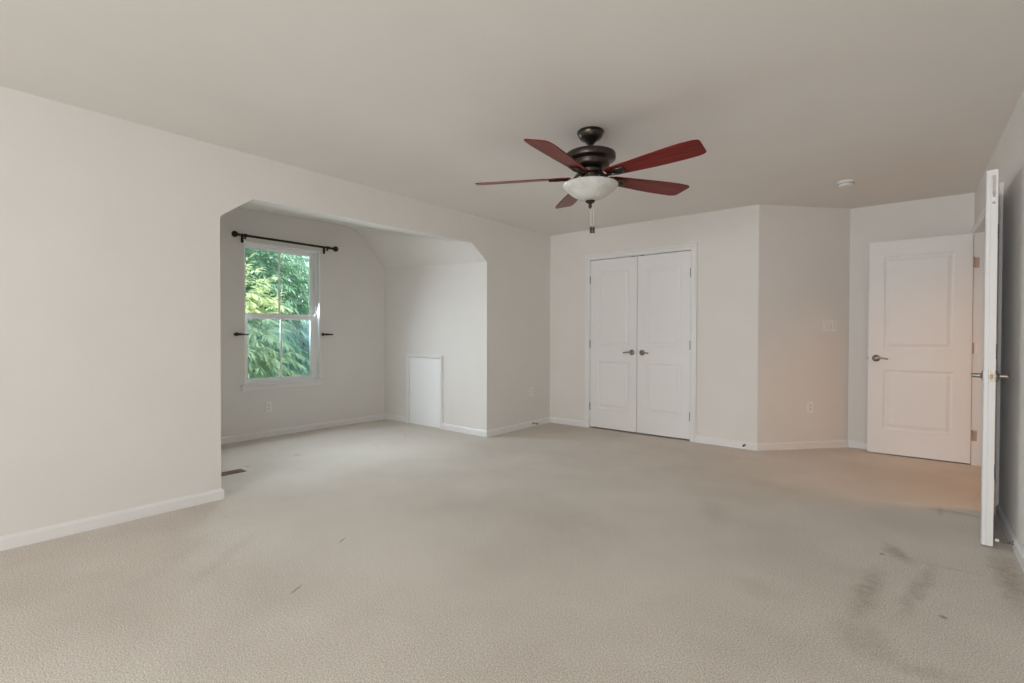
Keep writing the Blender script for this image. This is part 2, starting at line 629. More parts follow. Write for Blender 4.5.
# angled wall
bm = BM()
nx, ny = -ANG_N.x * WT, -ANG_N.y * WT
prism(bm, [(EX, YB), (FX, FY), (FX + nx, FY + ny + 0.10), (EX + nx, YB + ny)], 0, H)
struct('wall_angled', bm, M['wall'], 'short angled wall with the light switches and an outlet', 'wall')
bm = BM()
prism(bm, [(FX, FY), (0.60, FY), (0.60, FY + WT), (FX - 0.05, FY + WT)], 0, H)
struct('wall_far', bm, M['wall'], 'short far wall behind the open entrance door leaf', 'wall')
# right wall with the double entrance opening
bm = BM()


def rw(y0, y1, z0, z1):
    prism(bm, [(xr(y0), y0), (xr(y0) + WT, y0), (xr(y1) + WT, y1), (xr(y1), y1)], z0, z1)


rw(YR - 0.1, DOOR_Y0 - 0.018, 0, H)
rw(DOOR_Y1 + 0.018, FY + 0.05, 0, H)
rw(DOOR_Y0 - 0.018, DOOR_Y1 + 0.018, DOOR_Z + 0.018, H)
struct('wall_right', bm, M['wall'], 'off-white right wall seen very obliquely behind the open door edge', 'wall')
# rear wall with two window openings (behind the camera)
bm = BM()
xs = [XL - WT] + [v for ab in REAR_WINDOWS for v in ab] + [0.62]
for i in range(0, len(xs), 2):
    box(bm, xs[i], xs[i + 1], YR - 0.12, YR, 0, H)
for a, b in REAR_WINDOWS:
    box(bm, a, b, YR - 0.12, YR, 0, 0.62)
    box(bm, a, b, YR - 0.12, YR, 2.12, H)
struct('wall_rear', bm, M['wall'], 'rear wall with two windows on the camera side', 'wall')
# hallway beyond the entrance
bm = BM()
box(bm, 1.70, 1.80, 3.2, 6.8, 0, H)
box(bm, 0.45, 1.8, 3.2, 3.3, 0, H)
box(bm, 0.45, 1.8, 6.6, 6.7, 0, H)
box(bm, 0.42, 0.52, FY + WT, 6.7, 0, H)
struct('wall_hall', bm, M['wall'], 'hallway walls beyond the double entrance', 'wall')

# warm hallway lamp (flush ceiling light)
lamp = empty('ceiling_light', (1.12, 4.85, H), 0, 'flush hallway ceiling light beyond the open entrance doors', 'ceiling light')
bm = BM()
lathe(bm, [(0.0, 0.0), (0.15, 0.0), (0.155, -0.02), (0.15, -0.03), (0.0, -0.03)], 32)
obj('base', bm, M['nickel'], lamp, True)
m_em, nt_em, b_em = new_mat('lit_lamp_glass')
b_em.inputs['Emission Color'].default_value = (1.0, 0.62, 0.32, 1)
b_em.inputs['Emission Strength'].default_value = 3.0
bm = BM()
lathe(bm, [(0.0, -0.10), (0.05, -0.095), (0.10, -0.075), (0.135, -0.045), (0.14, -0.03), (0.0, -0.03)], 32)
obj('lamp_shade', bm, m_em, lamp, True)
pl = bpy.data.lights.new('hall_lamp_light', 'SPOT')
pl.energy = 50
pl.color = (1.0, 0.44, 0.14)
pl.shadow_soft_size = 0.30
pl.spot_size = radians(112)
pl.spot_blend = 1.0
po = bpy.data.objects.new('hall_lamp_light', pl)
COL.objects.link(po)
po.location = (1.12, 4.85, H - 0.14)
po.rotation_euler = Vector((-0.42, 0.12, -1.0)).to_track_quat('-Z', 'Y').to_euler()

# ------------------------------------------------------------------ baseboards
BH, BT = 0.074, 0.014


def base_run(pts, closed=False, h=BH, t=BT):
    """Moulded board following plan points; the room is on the right-hand side of the path."""
    bm_ = BM()
    prof = [(0, 0), (t, 0), (t, h * 0.78), (t * 0.75, h * 0.86), (t * 0.45, h * 0.94), (t * 0.3, h), (0, h)]
    P = [Vector(p) for p in pts]
    rings_ = []
    for i, p in enumerate(P):
        ns = []
        if i > 0:
            d = (p - P[i - 1]).normalized()
            ns.append(Vector((d.y, -d.x)))
        if i < len(P) - 1:
            d = (P[i + 1] - p).normalized()
            ns.append(Vector((d.y, -d.x)))
        if len(ns) == 2:
            m_ = (ns[0] + ns[1]).normalized()
            m_ = m_ / max(0.3, m_.dot(ns[0]))
        else:
            m_ = ns[0]
        rings_.append([(p.x + m_.x * o, p.y + m_.y * o, z) for o, z in prof])
    loft(bm_, rings_)
    return bm_


PAN_X0, PAN_X1, PAN_Z = -5.125, -4.462, 0.895       # access panel outer frame
struct('baseboard_left', base_run([(XL, YR + 0.0), (XL, YA), (XL - 0.12, YA)]), M['trim'], 'white baseboard along the long left wall', 'baseboard')
struct('baseboard_alcove', base_run([(XL - 0.12, YA), (XW, YA), (XW, YS), (PAN_X0, YS)]), M['trim'], 'white baseboard under the window running round the alcove corner', 'baseboard')
struct('baseboard_corner', base_run([(PAN_X1, YS), (XL, YS - 0.005), (XL, YB), (-3.207, YB)]), M['trim'], 'white baseboard wrapping the outside corner beside the alcove', 'baseboard')
struct('baseboard_back', base_run([(-1.836, YB), (EX, YB), (FX, FY), (xr(FY), FY), (xr(6.05), 6.055)]), M['trim'], 'white baseboard right of the closet and along the angled wall', 'baseboard')
struct('baseboard_right', base_run([(xr(4.39), 4.39), (xr(YR), YR)]), M['trim'], 'white baseboard on the right wall behind the door edge', 'baseboard')


# ------------------------------------------------------------------ door casings
def casing_run(pts, w, t, wall_to_world):
    """Mitred casing around an opening: pts are (u, z) along the inner edge; profile steps outward."""
    bm_ = BM()
    prof = [(0, 0), (0, t * 0.55), (w * 0.10, t * 0.75), (w * 0.35, t * 0.80), (w * 0.55, t * 0.62), (w * 0.70, t), (w * 0.95, t), (w, t * 0.85), (w, 0)]
    P = [Vector(p) for p in pts]
    rings_ = []
    for i, p in enumerate(P):
        ns = []
        if i > 0:
            d = (p - P[i - 1]).normalized()
            ns.append(Vector((-d.y, d.x)))
        if i < len(P) - 1:
            d = (P[i + 1] - p).normalized()
            ns.append(Vector((-d.y, d.x)))
        m_ = (sum(ns, Vector((0, 0)))).normalized()
        m_ = m_ / max(0.3, m_.dot(ns[0]))
        rings_.append([wall_to_world(p.x + m_.x * o, p.y + m_.y * o, h_) for o, h_ in prof])
    loft(bm_, rings_)
    return bm_


bm = casing_run([(CX0, 0.0), (CX0, CZ), (CX1, CZ), (CX1, 0.0)], 0.064, 0.017, lambda u, z, o: (u, YB - o, z))
trim1 = struct('trim_1', bm, M['trim'], 'white moulded casing framing the double closet doors', 'door casing')
# closet jamb lining
bm = BM()
box(bm, CX0, CX0 + 0.004, YB - 0.001, YB + WT, 0, CZ)
box(bm, CX1 - 0.004, CX1, YB - 0.001, YB + WT, 0, CZ)
box(bm, CX0, CX1, YB - 0.001, YB + WT, CZ - 0.004, CZ)
struct('door_jamb', bm, M['trim'], parent=trim1)
bm = BM()
for cx_ in (-2.575, -2.462):
    box(bm, cx_ - 0.02, cx_ + 0.02, YB - 0.004, YB + 0.02, CZ - 0.0135, CZ - 0.004)
obj('ball_catch', bm, M['hinge'], trim1)

bm = casing_run([(DOOR_Y1, 0.0), (DOOR_Y1, DOOR_Z), (DOOR_Y0, DOOR_Z), (DOOR_Y0, 0.0)], 0.062, 0.017,
                lambda u, z, o: (xr(u) - o, u, z))
# the path above runs right to left, so flip the offset side
bm.free()
bm = casing_run([(DOOR_Y0, 0.0), (DOOR_Y0, DOOR_Z), (DOOR_Y1, DOOR_Z), (DOOR_Y1, 0.0)], 0.062, 0.017,
                lambda u, z, o: (xr(u) - o, u, z))
trim2 = struct('trim_2', bm, M['trim'], 'white casing framing the double entrance in the right wall', 'door casing')
bm = BM()
for (ya, yb_) in ((DOOR_Y0 - 0.018, DOOR_Y0), (DOOR_Y1, DOOR_Y1 + 0.018)):
    prism(bm, [(xr(ya), ya), (xr(ya) + WT + 0.01, ya), (xr(yb_) + WT + 0.01, yb_), (xr(yb_), yb_)], 0, DOOR_Z)
prism(bm, [(xr(DOOR_Y0) , DOOR_Y0 - 0.018), (xr(DOOR_Y0) + WT + 0.01, DOOR_Y0 - 0.018), (xr(DOOR_Y1) + WT + 0.01, DOOR_Y1 + 0.018), (xr(DOOR_Y1), DOOR_Y1 + 0.018)], DOOR_Z, DOOR_Z + 0.018)
# stop strip
xx = xr(DOOR_Y1) + 0.048
box(bm, xx, xx + 0.035, DOOR_Y1 - 0.012, DOOR_Y1, 0, DOOR_Z)
xx = xr(DOOR_Y0) + 0.048
box(bm, xx, xx + 0.035, DOOR_Y0, DOOR_Y0 + 0.012, 0, DOOR_Z)
struct('door_jamb', bm, M['trim'], parent=trim2)
# hinge plates let into the far jamb
HZ = (0.26, 1.03, 1.79)
for k, z in enumerate(HZ):
    bm = BM()
    x_ = xr(DOOR_Y1)
    bevel_box(bm, x_ - 0.002, x_ + 0.026, DOOR_Y1 - 0.003, DOOR_Y1 - 0.0005, z - 0.045, z + 0.045, 0.001)
    for dz in (-0.03, 0, 0.03):
        for dx in (0.006, 0.019):
            lathe(bm, [(0, -0.0008), (0.0035, -0.0006), (0.004, 0.0002), (0, 0.0003)], 10,
                  Matrix.Translation((x_ + dx, DOOR_Y1 - 0.003, z + dz)) @ Matrix.Rotation(pi / 2, 4, 'X'))
    obj('hinge_plate', bm, M['hinge_warm'] if k != 1 else M['plate'], trim2)  # white on the middle plate stands in for its bright reflection


# ------------------------------------------------------------------ panel doors
def door_leaf_bm(w, h, t, panels):
    """Slab x 0..w, z 0..h, y 0 (front) .. t (back); moulded raised panels on both faces."""
    bm_ = BM()
    xs_ = sorted({0.0, w} | {p[0] for p in panels} | {p[1] for p in panels})
    zs_ = sorted({0.0, h} | {p[2] for p in panels} | {p[3] for p in panels})
    for side in (0, 1):
        y = 0.0 if side == 0 else t
        s = 1 if side == 0 else -1
        G = {(i, j): bm_.verts.new((x, y, z)) for i, x in enumerate(xs_) for j, z in enumerate(zs_)}
        for i in range(len(xs_) - 1):
            for j in range(len(zs_) - 1):
                hit = [p for p in panels if abs(p[0] - xs_[i]) < 1e-6 and abs(p[1] - xs_[i + 1]) < 1e-6 and abs(p[2] - zs_[j]) < 1e-6 and abs(p[3] - zs_[j + 1]) < 1e-6]
                q = [G[i, j], G[i + 1, j], G[i + 1, j + 1], G[i, j + 1]]
                if not hit:
                    bm_.faces.new(q)
                    continue
                x0, x1, z0, z1 = hit[0]
                prev = q
                for ins, dep in ((0.004, 0.003), (0.012, 0.008), (0.024, 0.009), (0.034, 0.006), (0.046, 0.002), (0.052, 0.001)):
                    cur = [bm_.verts.new((xx_, y + s * dep, zz_)) for xx_, zz_ in ((x0 + ins, z0 + ins), (x1 - ins, z0 + ins), (x1 - ins, z1 - ins), (x0 + ins, z1 - ins))]
                    for k in range(4):
                        bm_.faces.new((prev[k], prev[(k + 1) % 4], cur[(k + 1) % 4], cur[k]))
                    prev = cur
                bm_.faces.new(prev)
    # edges
    c = [(0, 0), (w, 0), (w, h), (0, h)]
    F_ = [bm_.verts.new((x, 0, z)) for x, z in c]
    B_ = [bm_.verts.new((x, t, z)) for x, z in c]
    for k in range(4):
        bm_.faces.new((F_[k], F_[(k + 1) % 4], B_[(k + 1) % 4], B_[k]))
    bmesh.ops.remove_doubles(bm_, verts=bm_.verts, dist=1e-5)
    return bm_


def lever_bm(direction, scale=1.0):
    """Round rose and curved lever; local -y is out of the door, lever along +-x."""
    bm_ = BM()
    out = Matrix.Rotation(pi / 2, 4, 'X')     # z -> -y
    lathe(bm_, [(0, 0), (0.033, 0), (0.033, 0.004), (0.029, 0.009), (0.018, 0.012), (0.013, 0.016), (0.012, 0.042), (0.0125, 0.048), (0.009, 0.053), (0, 0.054)], 28, out)
    d = direction
    pts = [(0.0, -0.044, 0.0), (d * 0.02, -0.047, 0.002), (d * 0.045, -0.049, 0.003), (d * 0.065, -0.048, 0.000), (d * 0.085, -0.045, -0.004), (d * 0.093, -0.043, -0.005)]
    tube(bm_, pts, 0.008, 12, [0.0105, 0.0095, 0.008, 0.0075, 0.0085, 0.006])
    return bm_


def hinge_knuckles(parent, x, y, zs_, mat=None, flip=1):
    for z in zs_:
        b_ = BM()
        for k in range(5):
            z0 = z - 0.045 + k * 0.018
            lathe(b_, [(0, z0 + 0.0006), (0.0065, z0 + 0.0006), (0.0065, z0 + 0.0174), (0, z0 + 0.0174)], 14, Matrix.Translation((x, y, 0)))
        lathe(b_, [(0, z + 0.045), (0.005, z + 0.045), (0.0055, z + 0.048), (0.003, z + 0.052), (0, z + 0.053)], 12, Matrix.Translation((x, y, 0)))
        obj('hinge', b_, mat or M['hinge'], parent, True)


def panels_for(w, h):
    st = 0.118 if w > 0.7 else 0.100
    return [(st, w - st, 0.235, 0.805), (st, w - st, 1.005, h - 0.145)]


# closet leaves: hinge sides at the casing, seam in the middle
W_C = (CX1 - CX0 - 0.014 - 0.006) / 2
HC = 2.037
d1 = empty('door_1', (CX0 + 0.007, YB + 0.004, 0.018), 0, 'closed white two-panel closet door leaf hinged on its left', 'door', 'structure')
struct('door_leaf', door_leaf_bm(W_C, HC, 0.035, panels_for(W_C, HC)), M['door'], parent=d1)
h_ = obj('door_handle', lever_bm(-1), M['nickel'], d1, True)
h_.location = (W_C - 0.060, 0, 0.925)
hinge_knuckles(d1, -0.002, -0.0075, (0.245, 1.015, 1.80))
d2 = empty('door_2', (CX1 - 0.007 - W_C, YB + 0.004, 0.018), 0, 'closed white two-panel closet door leaf hinged on its right', 'door', 'structure')
struct('door_leaf', door_leaf_bm(W_C, HC, 0.035, panels_for(W_C, HC)), M['door'], parent=d2)
h_ = obj('door_handle', lever_bm(1), M['nickel'], d2, True)
h_.location = (0.060, 0, 0.925)
hinge_knuckles(d2, W_C + 0.002, -0.0075, (0.245, 1.015, 1.80))

# entrance leaf standing open in front of the far wall
W_E = 0.745
d3 = empty('door_3', (-0.378, 5.972, 0.012), radians(0.6), 'white two-panel entrance door leaf standing open against the far wall', 'door', 'structure')
struct('door_leaf', door_leaf_bm(W_E, 2.036, 0.038, panels_for(W_E, 2.036)), M['door'], parent=d3)
h_ = obj('door_handle', lever_bm(1), M['nickel'], d3, True)
h_.location = (0.062, 0, 0.915)
bh = obj('door_handle', lever_bm(1), M['nickel'], d3, True)
bh.location = (0.062, 0.038, 0.915)
bh.rotation_euler = (0, 0, pi)
bh.scale = (-1, 1, 1)
bm = BM()
bevel_box(bm, -0.0015, 0.001, 0.006, 0.032, 0.885, 0.945, 0.0005)
bevel_box(bm, -0.010, 0, 0.012, 0.026, 0.905, 0.925, 0.001)
obj('latch', bm, M['hinge'], d3)

hinge_knuckles(d3, W_E + 0.006, -0.004, (0.25, 1.02, 1.78), M['hinge_warm'])

# entrance leaf seen edge-on, folded back towards the right wall
HP = Vector((0.386, 4.46))            # hinge point
FP = Vector((0.322, 3.704))           # free edge, wall-side corner
dv = (HP - FP)
ang4 = atan2(dv.y, dv.x)
d4 = empty('door_4', (FP.x, FP.y, 0.010), ang4, 'white entrance door leaf seen edge-on nearly folded against the right wall', 'door', 'structure')
T4 = 0.044
W_4 = dv.length
leaf4 = struct('door_leaf', door_leaf_bm(W_4, 2.024, T4, panels_for(W_4, 2.024)), M['door'], parent=d4)
# local +y is the room side (left of the path from free edge to hinge)
for s in (0, 1):
    o = obj('door_handle', lever_bm(1), M['nickel'], d4, True)
    o.location = (0.062, 0 if s == 0 else T4, 0.915)
    if s:
        o.scale = (1, -1, 1)
bm = BM()
bevel_box(bm, -0.0035, 0.0, T4 - 0.016, T4 + 0.006, 0.0, 2.022, 0.001)
bevel_box(bm, -0.0035, 0.018, T4, T4 + 0.006, 0.0, 2.022, 0.001)
obj('astragal', bm, M['door'], d4)
bm = BM()
bevel_box(bm, -0.0018, 0.001, 0.005, 0.026, 0.885, 0.945, 0.0006)
for dz in (0.893, 0.937):
    lathe(bm, [(0, 0), (0.004, 0), (0.003, 0.0012), (0, 0.0014)], 10, Matrix.Translation((-0.0018, 0.0155, dz)) @ Matrix.Rotation(-pi / 2, 4, 'Y'))
obj('latch_plate', bm, M['nickel'], d4)
bm = BM()
bevel_box(bm, -0.010, 0.0, 0.009, 0.022, 0.902, 0.927, 0.002)
obj('latch_bolt', bm, M['brass'], d4)
fb = BM()
bevel_box(fb, -0.0016, 0.001, 0.006, 0.025, 1.830, 2.000, 0.0006)
fbo = obj('flush_bolt', fb, M['plate'], d4)
bm = BM()
bevel_box(bm, -0.0022, 0.0, 0.009, 0.022, 1.890, 1.995, 0.0005)
obj('slot', bm, M['nickel'], fbo)
bm = BM()
bevel_box(bm, -0.006, 0.0, 0.011, 0.020, 1.877, 1.905, 0.001)
lathe(bm, [(0, 0), (0.0075, 0), (0.007, 0.001), (0.0045, 0.0012), (0, 0.0006)], 16, Matrix.Translation((-0.0016, 0.0155, 1.847)) @ Matrix.Rotation(-pi / 2, 4, 'Y'))
obj('bolt_knob', bm, M['hinge'], fbo)
hinge_knuckles(d4, W_4 + 0.003, -0.004, (0.25, 1.03, 1.80))

# ------------------------------------------------------------------ access panel in the alcove side wall
ap = empty('access_panel', ((PAN_X0 + PAN_X1) / 2, YS, 0), RZ_BACK, 'small white attic access door set low in the alcove side wall', 'access door')
hw = (PAN_X1 - PAN_X0) / 2
bm = BM()
iw, tw = hw - 0.040, 0.040


def map_ap(u, z, o):
    return (u, o, z)


t_ = casing_run([(-iw, 0.0), (-iw, PAN_Z - tw), (iw, PAN_Z - tw), (iw, 0.0)], tw, 0.024, map_ap)
apf = obj('frame', t_, M['trim'], ap)
bm = BM()
bevel_box(bm, -iw + 0.006, iw - 0.006, 0.0, 0.006, 0.006, PAN_Z - tw - 0.007, 0.0015)
obj('panel', bm, M['vinyl'], ap)

# ------------------------------------------------------------------ double-hung window
win = empty('window_1', (XW, (WY0 + WY1) / 2, WZ0), RZ_LEFT, 'white double-hung window looking onto leafy trees', 'window', 'structure')
# local: x = along wall (towards -world y), y = into the room, z up
hwid = (WY1 - WY0) / 2
WH = WZ1 - WZ0


def frame_bm(x0, x1, z0, z1, y0, y1, wl, wr, wb, wt, r=0.003):
    b_ = BM()
    bevel_box(b_, x0, x0 + wl, y0, y1, z0, z1, r)
    bevel_box(b_, x1 - wr, x1, y0, y1, z0, z1, r)
    bevel_box(b_, x0 + wl - 0.002, x1 - wr + 0.002, y0, y1, z0, z0 + wb, r)
    bevel_box(b_, x0 + wl - 0.002, x1 - wr + 0.002, y0, y1, z1 - wt, z1, r)
    return b_


# jamb lining
b_ = frame_bm(-hwid, hwid, 0, WH, -WWT, 0.004, 0.012, 0.012, 0.012, 0.012, 0.001)
struct('window_frame', b_, M['vinyl'], parent=win)
b_ = frame_bm(-hwid + 0.012, hwid - 0.012, 0.012, WH - 0.012, -0.155, -0.06, 0.018, 0.020, 0.014, 0.016)
# parting bead between the two tracks
bevel_box(b_, -hwid + 0.034, -hwid + 0.040, -0.105, -0.098, 0.03, WH - 0.03, 0.001)
bevel_box(b_, hwid - 0.040, hwid - 0.034, -0.105, -0.098, 0.03, WH - 0.03, 0.001)
struct('window_frame', b_, M['vinyl'], parent=win)
ZM = 1.352 - WZ0
SX = hwid - 0.028
# upper sash
up = struct('sash', frame_bm(-SX, SX, ZM - 0.022, WH - 0.026, -0.135, -0.104, 0.040, 0.022, 0.050, 0.034), M['vinyl'], parent=win)
bm = BM()
bevel_box(bm, -0.010, 0.010, -0.126, -0.112, ZM, WH - 0.05, 0.003)
struct('muntin', bm, M['vinyl'], parent=up)
bm = BM()
box(bm, -SX + 0.025, SX - 0.015, -0.1205, -0.1175, ZM + 0.005, WH - 0.055)
struct('pane', bm, M['glass'], parent=up)
# lower sash, nearer the room
lo = struct('sash', frame_bm(-SX, SX, 0.024, ZM + 0.022, -0.098, -0.064, 0.056, 0.034, 0.032, 0.056), M['vinyl'], parent=win)
bm = BM()
bevel_box(bm, -0.010, 0.010, -0.089, -0.073, 0.050, ZM - 0.012, 0.003)
struct('muntin', bm, M['vinyl'], parent=lo)
bm = BM()
box(bm, -SX + 0.03, SX - 0.03, -0.0825, -0.0795, 0.050, ZM - 0.01)
struct('pane', bm, M['glass'], parent=lo)
bm = BM()
bevel_box(bm, -0.028, 0.028, -0.098, -0.070, ZM + 0.020, ZM + 0.028, 0.003)
lathe(bm, [(0, 0), (0.012, 0), (0.010, 0.008), (0, 0.010)], 16, Matrix.Translation((0, -0.085, ZM + 0.028)))
obj('sash_lock', bm, M['vinyl'], lo)
# outside insect screen over the lower half
sc_ = BM()
box(sc_, -SX + 0.02, SX - 0.02, -0.1665, -0.1660, 0.02, ZM + 0.02)
screen = struct('insect_screen', sc_, M['screen'], parent=win)
# stool and apron (plain drywall returns, no casing)
b_ = BM()
bevel_box(b_, -hwid - 0.040, hwid + 0.040, -0.055, 0.042, -0.022, 0.0, 0.006, 3)
struct('window_sill', b_, M['trim'], parent=win)
b_ = BM()
bevel_box(b_, -hwid - 0.030, hwid + 0.030, 0.0, 0.018, -0.072, -0.022, 0.005)
struct('apron', b_, M['trim'], parent=win)

# rear windows (behind the camera): frame, sashes and glass
for k, (a, b) in enumerate(REAR_WINDOWS):
    rwn = empty('window_%d' % (k + 2), ((a + b) / 2, YR, 0.62), 0, ['wide white rear window nearer the left wall', 'wide white rear window nearer the right wall'][k], 'window', 'structure')
    hw_ = (b - a) / 2
    struct('window_frame', frame_bm(-hw_, hw_, 0, 1.5, -0.11, 0.0, 0.035, 0.035, 0.035, 0.035), M['vinyl'], parent=rwn)
    bm = BM()
    bevel_box(bm, -hw_ + 0.03, hw_ - 0.03, -0.08, -0.03, 0.73, 0.775, 0.003)
    struct('meeting_rail', bm, M['vinyl'], parent=rwn)
    bm = BM()
    bevel_box(bm, -hw_ - 0.06, hw_ + 0.06, 0.0, 0.016, 1.5, 1.56, 0.003)
    bevel_box(bm, -hw_ - 0.06, -hw_, 0.0, 0.016, 0, 1.5, 0.003)
    bevel_box(bm, hw_, hw_ + 0.06, 0.0, 0.016, 0, 1.5, 0.003)
    bevel_box(bm, -hw_ - 0.08, hw_ + 0.08, 0.0, 0.045, -0.022, 0, 0.004)
    struct('window_casing', bm, M['trim'], parent=rwn)

# ------------------------------------------------------------------ curtain rod
RX = 0.085                                         # stand-off of the rod from the wall
ROD_Y0, ROD_Y1, ROD_Z = 2.275, 3.290, 2.188
ym = (ROD_Y0 + ROD_Y1) / 2
cr = empty('curtain_rod', (XW, ym, ROD_Z), RZ_LEFT, 'dark bronze curtain rod with ball finials above the window', 'curtain rod')
hl = (ROD_Y1 - ROD_Y0) / 2
bm = BM()
tube(bm, [(-hl, RX, 0), (0, RX, 0), (hl, RX, 0)], 0.0130, 14)
obj('rod', bm, M['rod'], cr, True)
for s in (-1, 1):
    bm = BM()
    mt = Matrix.Translation((s * hl, RX, 0)) @ Matrix.Rotation(s * pi / 2, 4, 'Y')
    lathe(bm, [(0, -0.004), (0.015, -0.004), (0.017, 0.006), (0.011, 0.014), (0.009, 0.022), (0.016, 0.028), (0.016, 0.033), (0.010, 0.038),
               (0.020, 0.046), (0.031, 0.060), (0.034, 0.073), (0.030, 0.088), (0.018, 0.098), (0, 0.101)], 24, mt)
    obj('finial', bm, M['rod'], cr, True)
    bm = BM()
    xb = s * (hl - 0.035)
    bevel_box(bm, xb - 0.014, xb + 0.014, 0.0, 0.006, -0.065, 0.02, 0.002)
    tube(bm, [(xb, 0.004, -0.02), (xb, 0.05, -0.026), (xb, RX, -0.022), (xb, RX + 0.004, -0.012)], 0.007, 10)
    lathe(bm, [(0.012, -0.011), (0.019, -0.011), (0.019, 0.011), (0.012, 0.011)], 20, Matrix.Translation((xb, RX, 0)) @ Matrix.Rotation(pi / 2, 4, 'Y'), caps=False)
    tube(bm, [(xb, RX + 0.004, -0.018), (xb, RX + 0.004, -0.045)], 0.004, 8)
    obj('bracket', bm, M['rod'], cr, True)


def holdback(y, s, label):
    """s: direction of the arm in world y."""
    t = empty('curtain_holdback', (XW, y, 1.144), RZ_LEFT, label, 'curtain holdback', group=None)
    d = -s            # local x is -world y
    b_ = BM()
    lathe(b_, [(0, 0), (0.020, 0), (0.020, 0.004), (0.013, 0.010), (0, 0.010)], 24, Matrix.Rotation(-pi / 2, 4, 'X'))
    obj('wall_plate', b_, M['rod'], t, True)
    b_ = BM()
    tube(b_, [(0, 0.008, 0), (0, 0.045, 0), (d * 0.010, 0.058, 0), (d * 0.05, 0.060, 0), (d * 0.10, 0.060, 0)], 0.006, 12, [0.011, 0.010, 0.013, 0.010, 0.007])
    obj('arm', b_, M['rod'], t, True)
    b_ = BM()
    e = -1 if d > 0 else 1
    lathe(b_, [(0, -0.005), (0.012, -0.005), (0.014, 0.004), (0.009, 0.012), (0.015, 0.020), (0.017, 0.032), (0.013, 0.044), (0, 0.050)], 20,
          Matrix.Translation((e * 0.002, 0.058, 0)) @ Matrix.Rotation(e * pi / 2, 4, 'Y'))
    obj('finial', b_, M['rod'], t, True)
    return t


holdback(2.250, 1, 'short dark bronze curtain holdback on the window wall, at the casing nearer the room')
holdback(3.240, 1, 'short dark bronze curtain holdback on the window wall, towards the access panel')


# ------------------------------------------------------------------ outlets and switches
def outlet(loc, rz, label):
    t = empty('wall_outlet', loc, rz, label, 'outlet', group=None)
    b_ = BM()
    bevel_box(b_, -0.035, 0.035, 0, 0.006, -0.057, 0.057, 0.003)
    obj('cover_plate', b_, M['plate'], t)
    for dz in (-0.020, 0.020):
        b_ = BM()
        pts = [(0.0165 * cos(a) * (1 if abs(cos(a)) < .8 else 1), max(-0.0135, min(0.0135, 0.0175 * sin(a)))) for a in [2 * pi * k / 24 for k in range(24)]]
        loft(b_, [[(x, 0.006, z + dz) for x, z in pts], [(x, 0.0085, z + dz) for x, z in pts]])
        r = obj('receptacle', b_, M['white_plastic'], t)
        b_ = BM()
        box(b_, -0.0075, -0.0055, 0.0075, 0.009, dz - 0.001, dz + 0.008)
        box(b_, 0.0055, 0.0075, 0.0075, 0.009, dz - 0.001, dz + 0.007)
        lathe(b_, [(0, 0.0075), (0.0025, 0.0075), (0.0025, 0.009), (0, 0.009)], 12, Matrix.Translation((0, 0, dz - 0.007)) @ Matrix.Rotation(-pi / 2, 4, 'X'))
        obj('slots', b_, M['slot'], r)
    return t


outlet((XW, 2.582, 0.333), RZ_LEFT, 'white duplex wall outlet below the window')
outlet((XL, 4.965, 0.435), RZ_LEFT, 'pale duplex wall outlet on the narrow wall between alcove and closet')
outlet((-0.844, 5.811, 0.418), RZ_ANG, 'white duplex wall outlet low on the angled wall')
t = empty('light_switch', (-0.699, 5.976, 1.245), RZ_ANG, 'white three-gang light switch plate on the angled wall', 'light switch')
b_ = BM()
bevel_box(b_, -0.082, 0.082, 0, 0.006, -0.057, 0.057, 0.003)
obj('cover_plate', b_, M['plate'], t)
for dx in (-0.046, 0.0, 0.046):
    b_ = BM()
    bevel_box(b_, dx - 0.0165, dx + 0.0165, 0.005, 0.009, -0.033, 0.033, 0.0015)
    bevel_box(b_, dx - 0.014, dx + 0.014, 0.007, 0.012, -0.001, 0.030, 0.002)
    obj('rocker', b_, M['white_plastic'], t)


# ------------------------------------------------------------------ door stops
def door_stop(loc, rz, label, length=0.075, tip='dark_rubber'):
    t = empty('door_stop', loc, rz, label, 'door stop')
    out = Matrix.Rotation(-pi / 2, 4, 'X')
    b_ = BM()
    lathe(b_, [(0, 0), (0.012, 0), (0.011, 0.004), (0.006, 0.008), (0, 0.008)], 18, out)
    obj('mount', b_, M['nickel'], t, True)
    b_ = BM()
    turns, r = 12, 0.0055
    pts = [(r * cos(2 * pi * k / 10), 0.006 + (length - 0.012) * k / (turns * 10), r * sin(2 * pi * k / 10)) for k in range(turns * 10 + 1)]
    tube(b_, pts, 0.0016, 6)
    obj('spring', b_, M['nickel'], t, True)
    b_ = BM()
    lathe(b_, [(0, length - 0.010), (0.0085, length - 0.010), (0.009, length), (0.006, length + 0.006), (0, length + 0.007)], 18, out)
    obj('rubber_tip', b_, M[tip], t, True)
    return t


door_stop((XL + BT, 4.985, 0.040), RZ_LEFT, 'spring door stop on the baseboard between the alcove and the closet', 0.07)
door_stop((-1.345, YB - BT, 0.040), RZ_BACK, 'spring door stop on the baseboard right of the closet', 0.05)
door_stop((xr(3.70) - BT, 3.715, 0.045), RZ_RIGHT, 'nickel spring door stop with white tip behind the edge-on door leaf', 0.066, 'rubber')

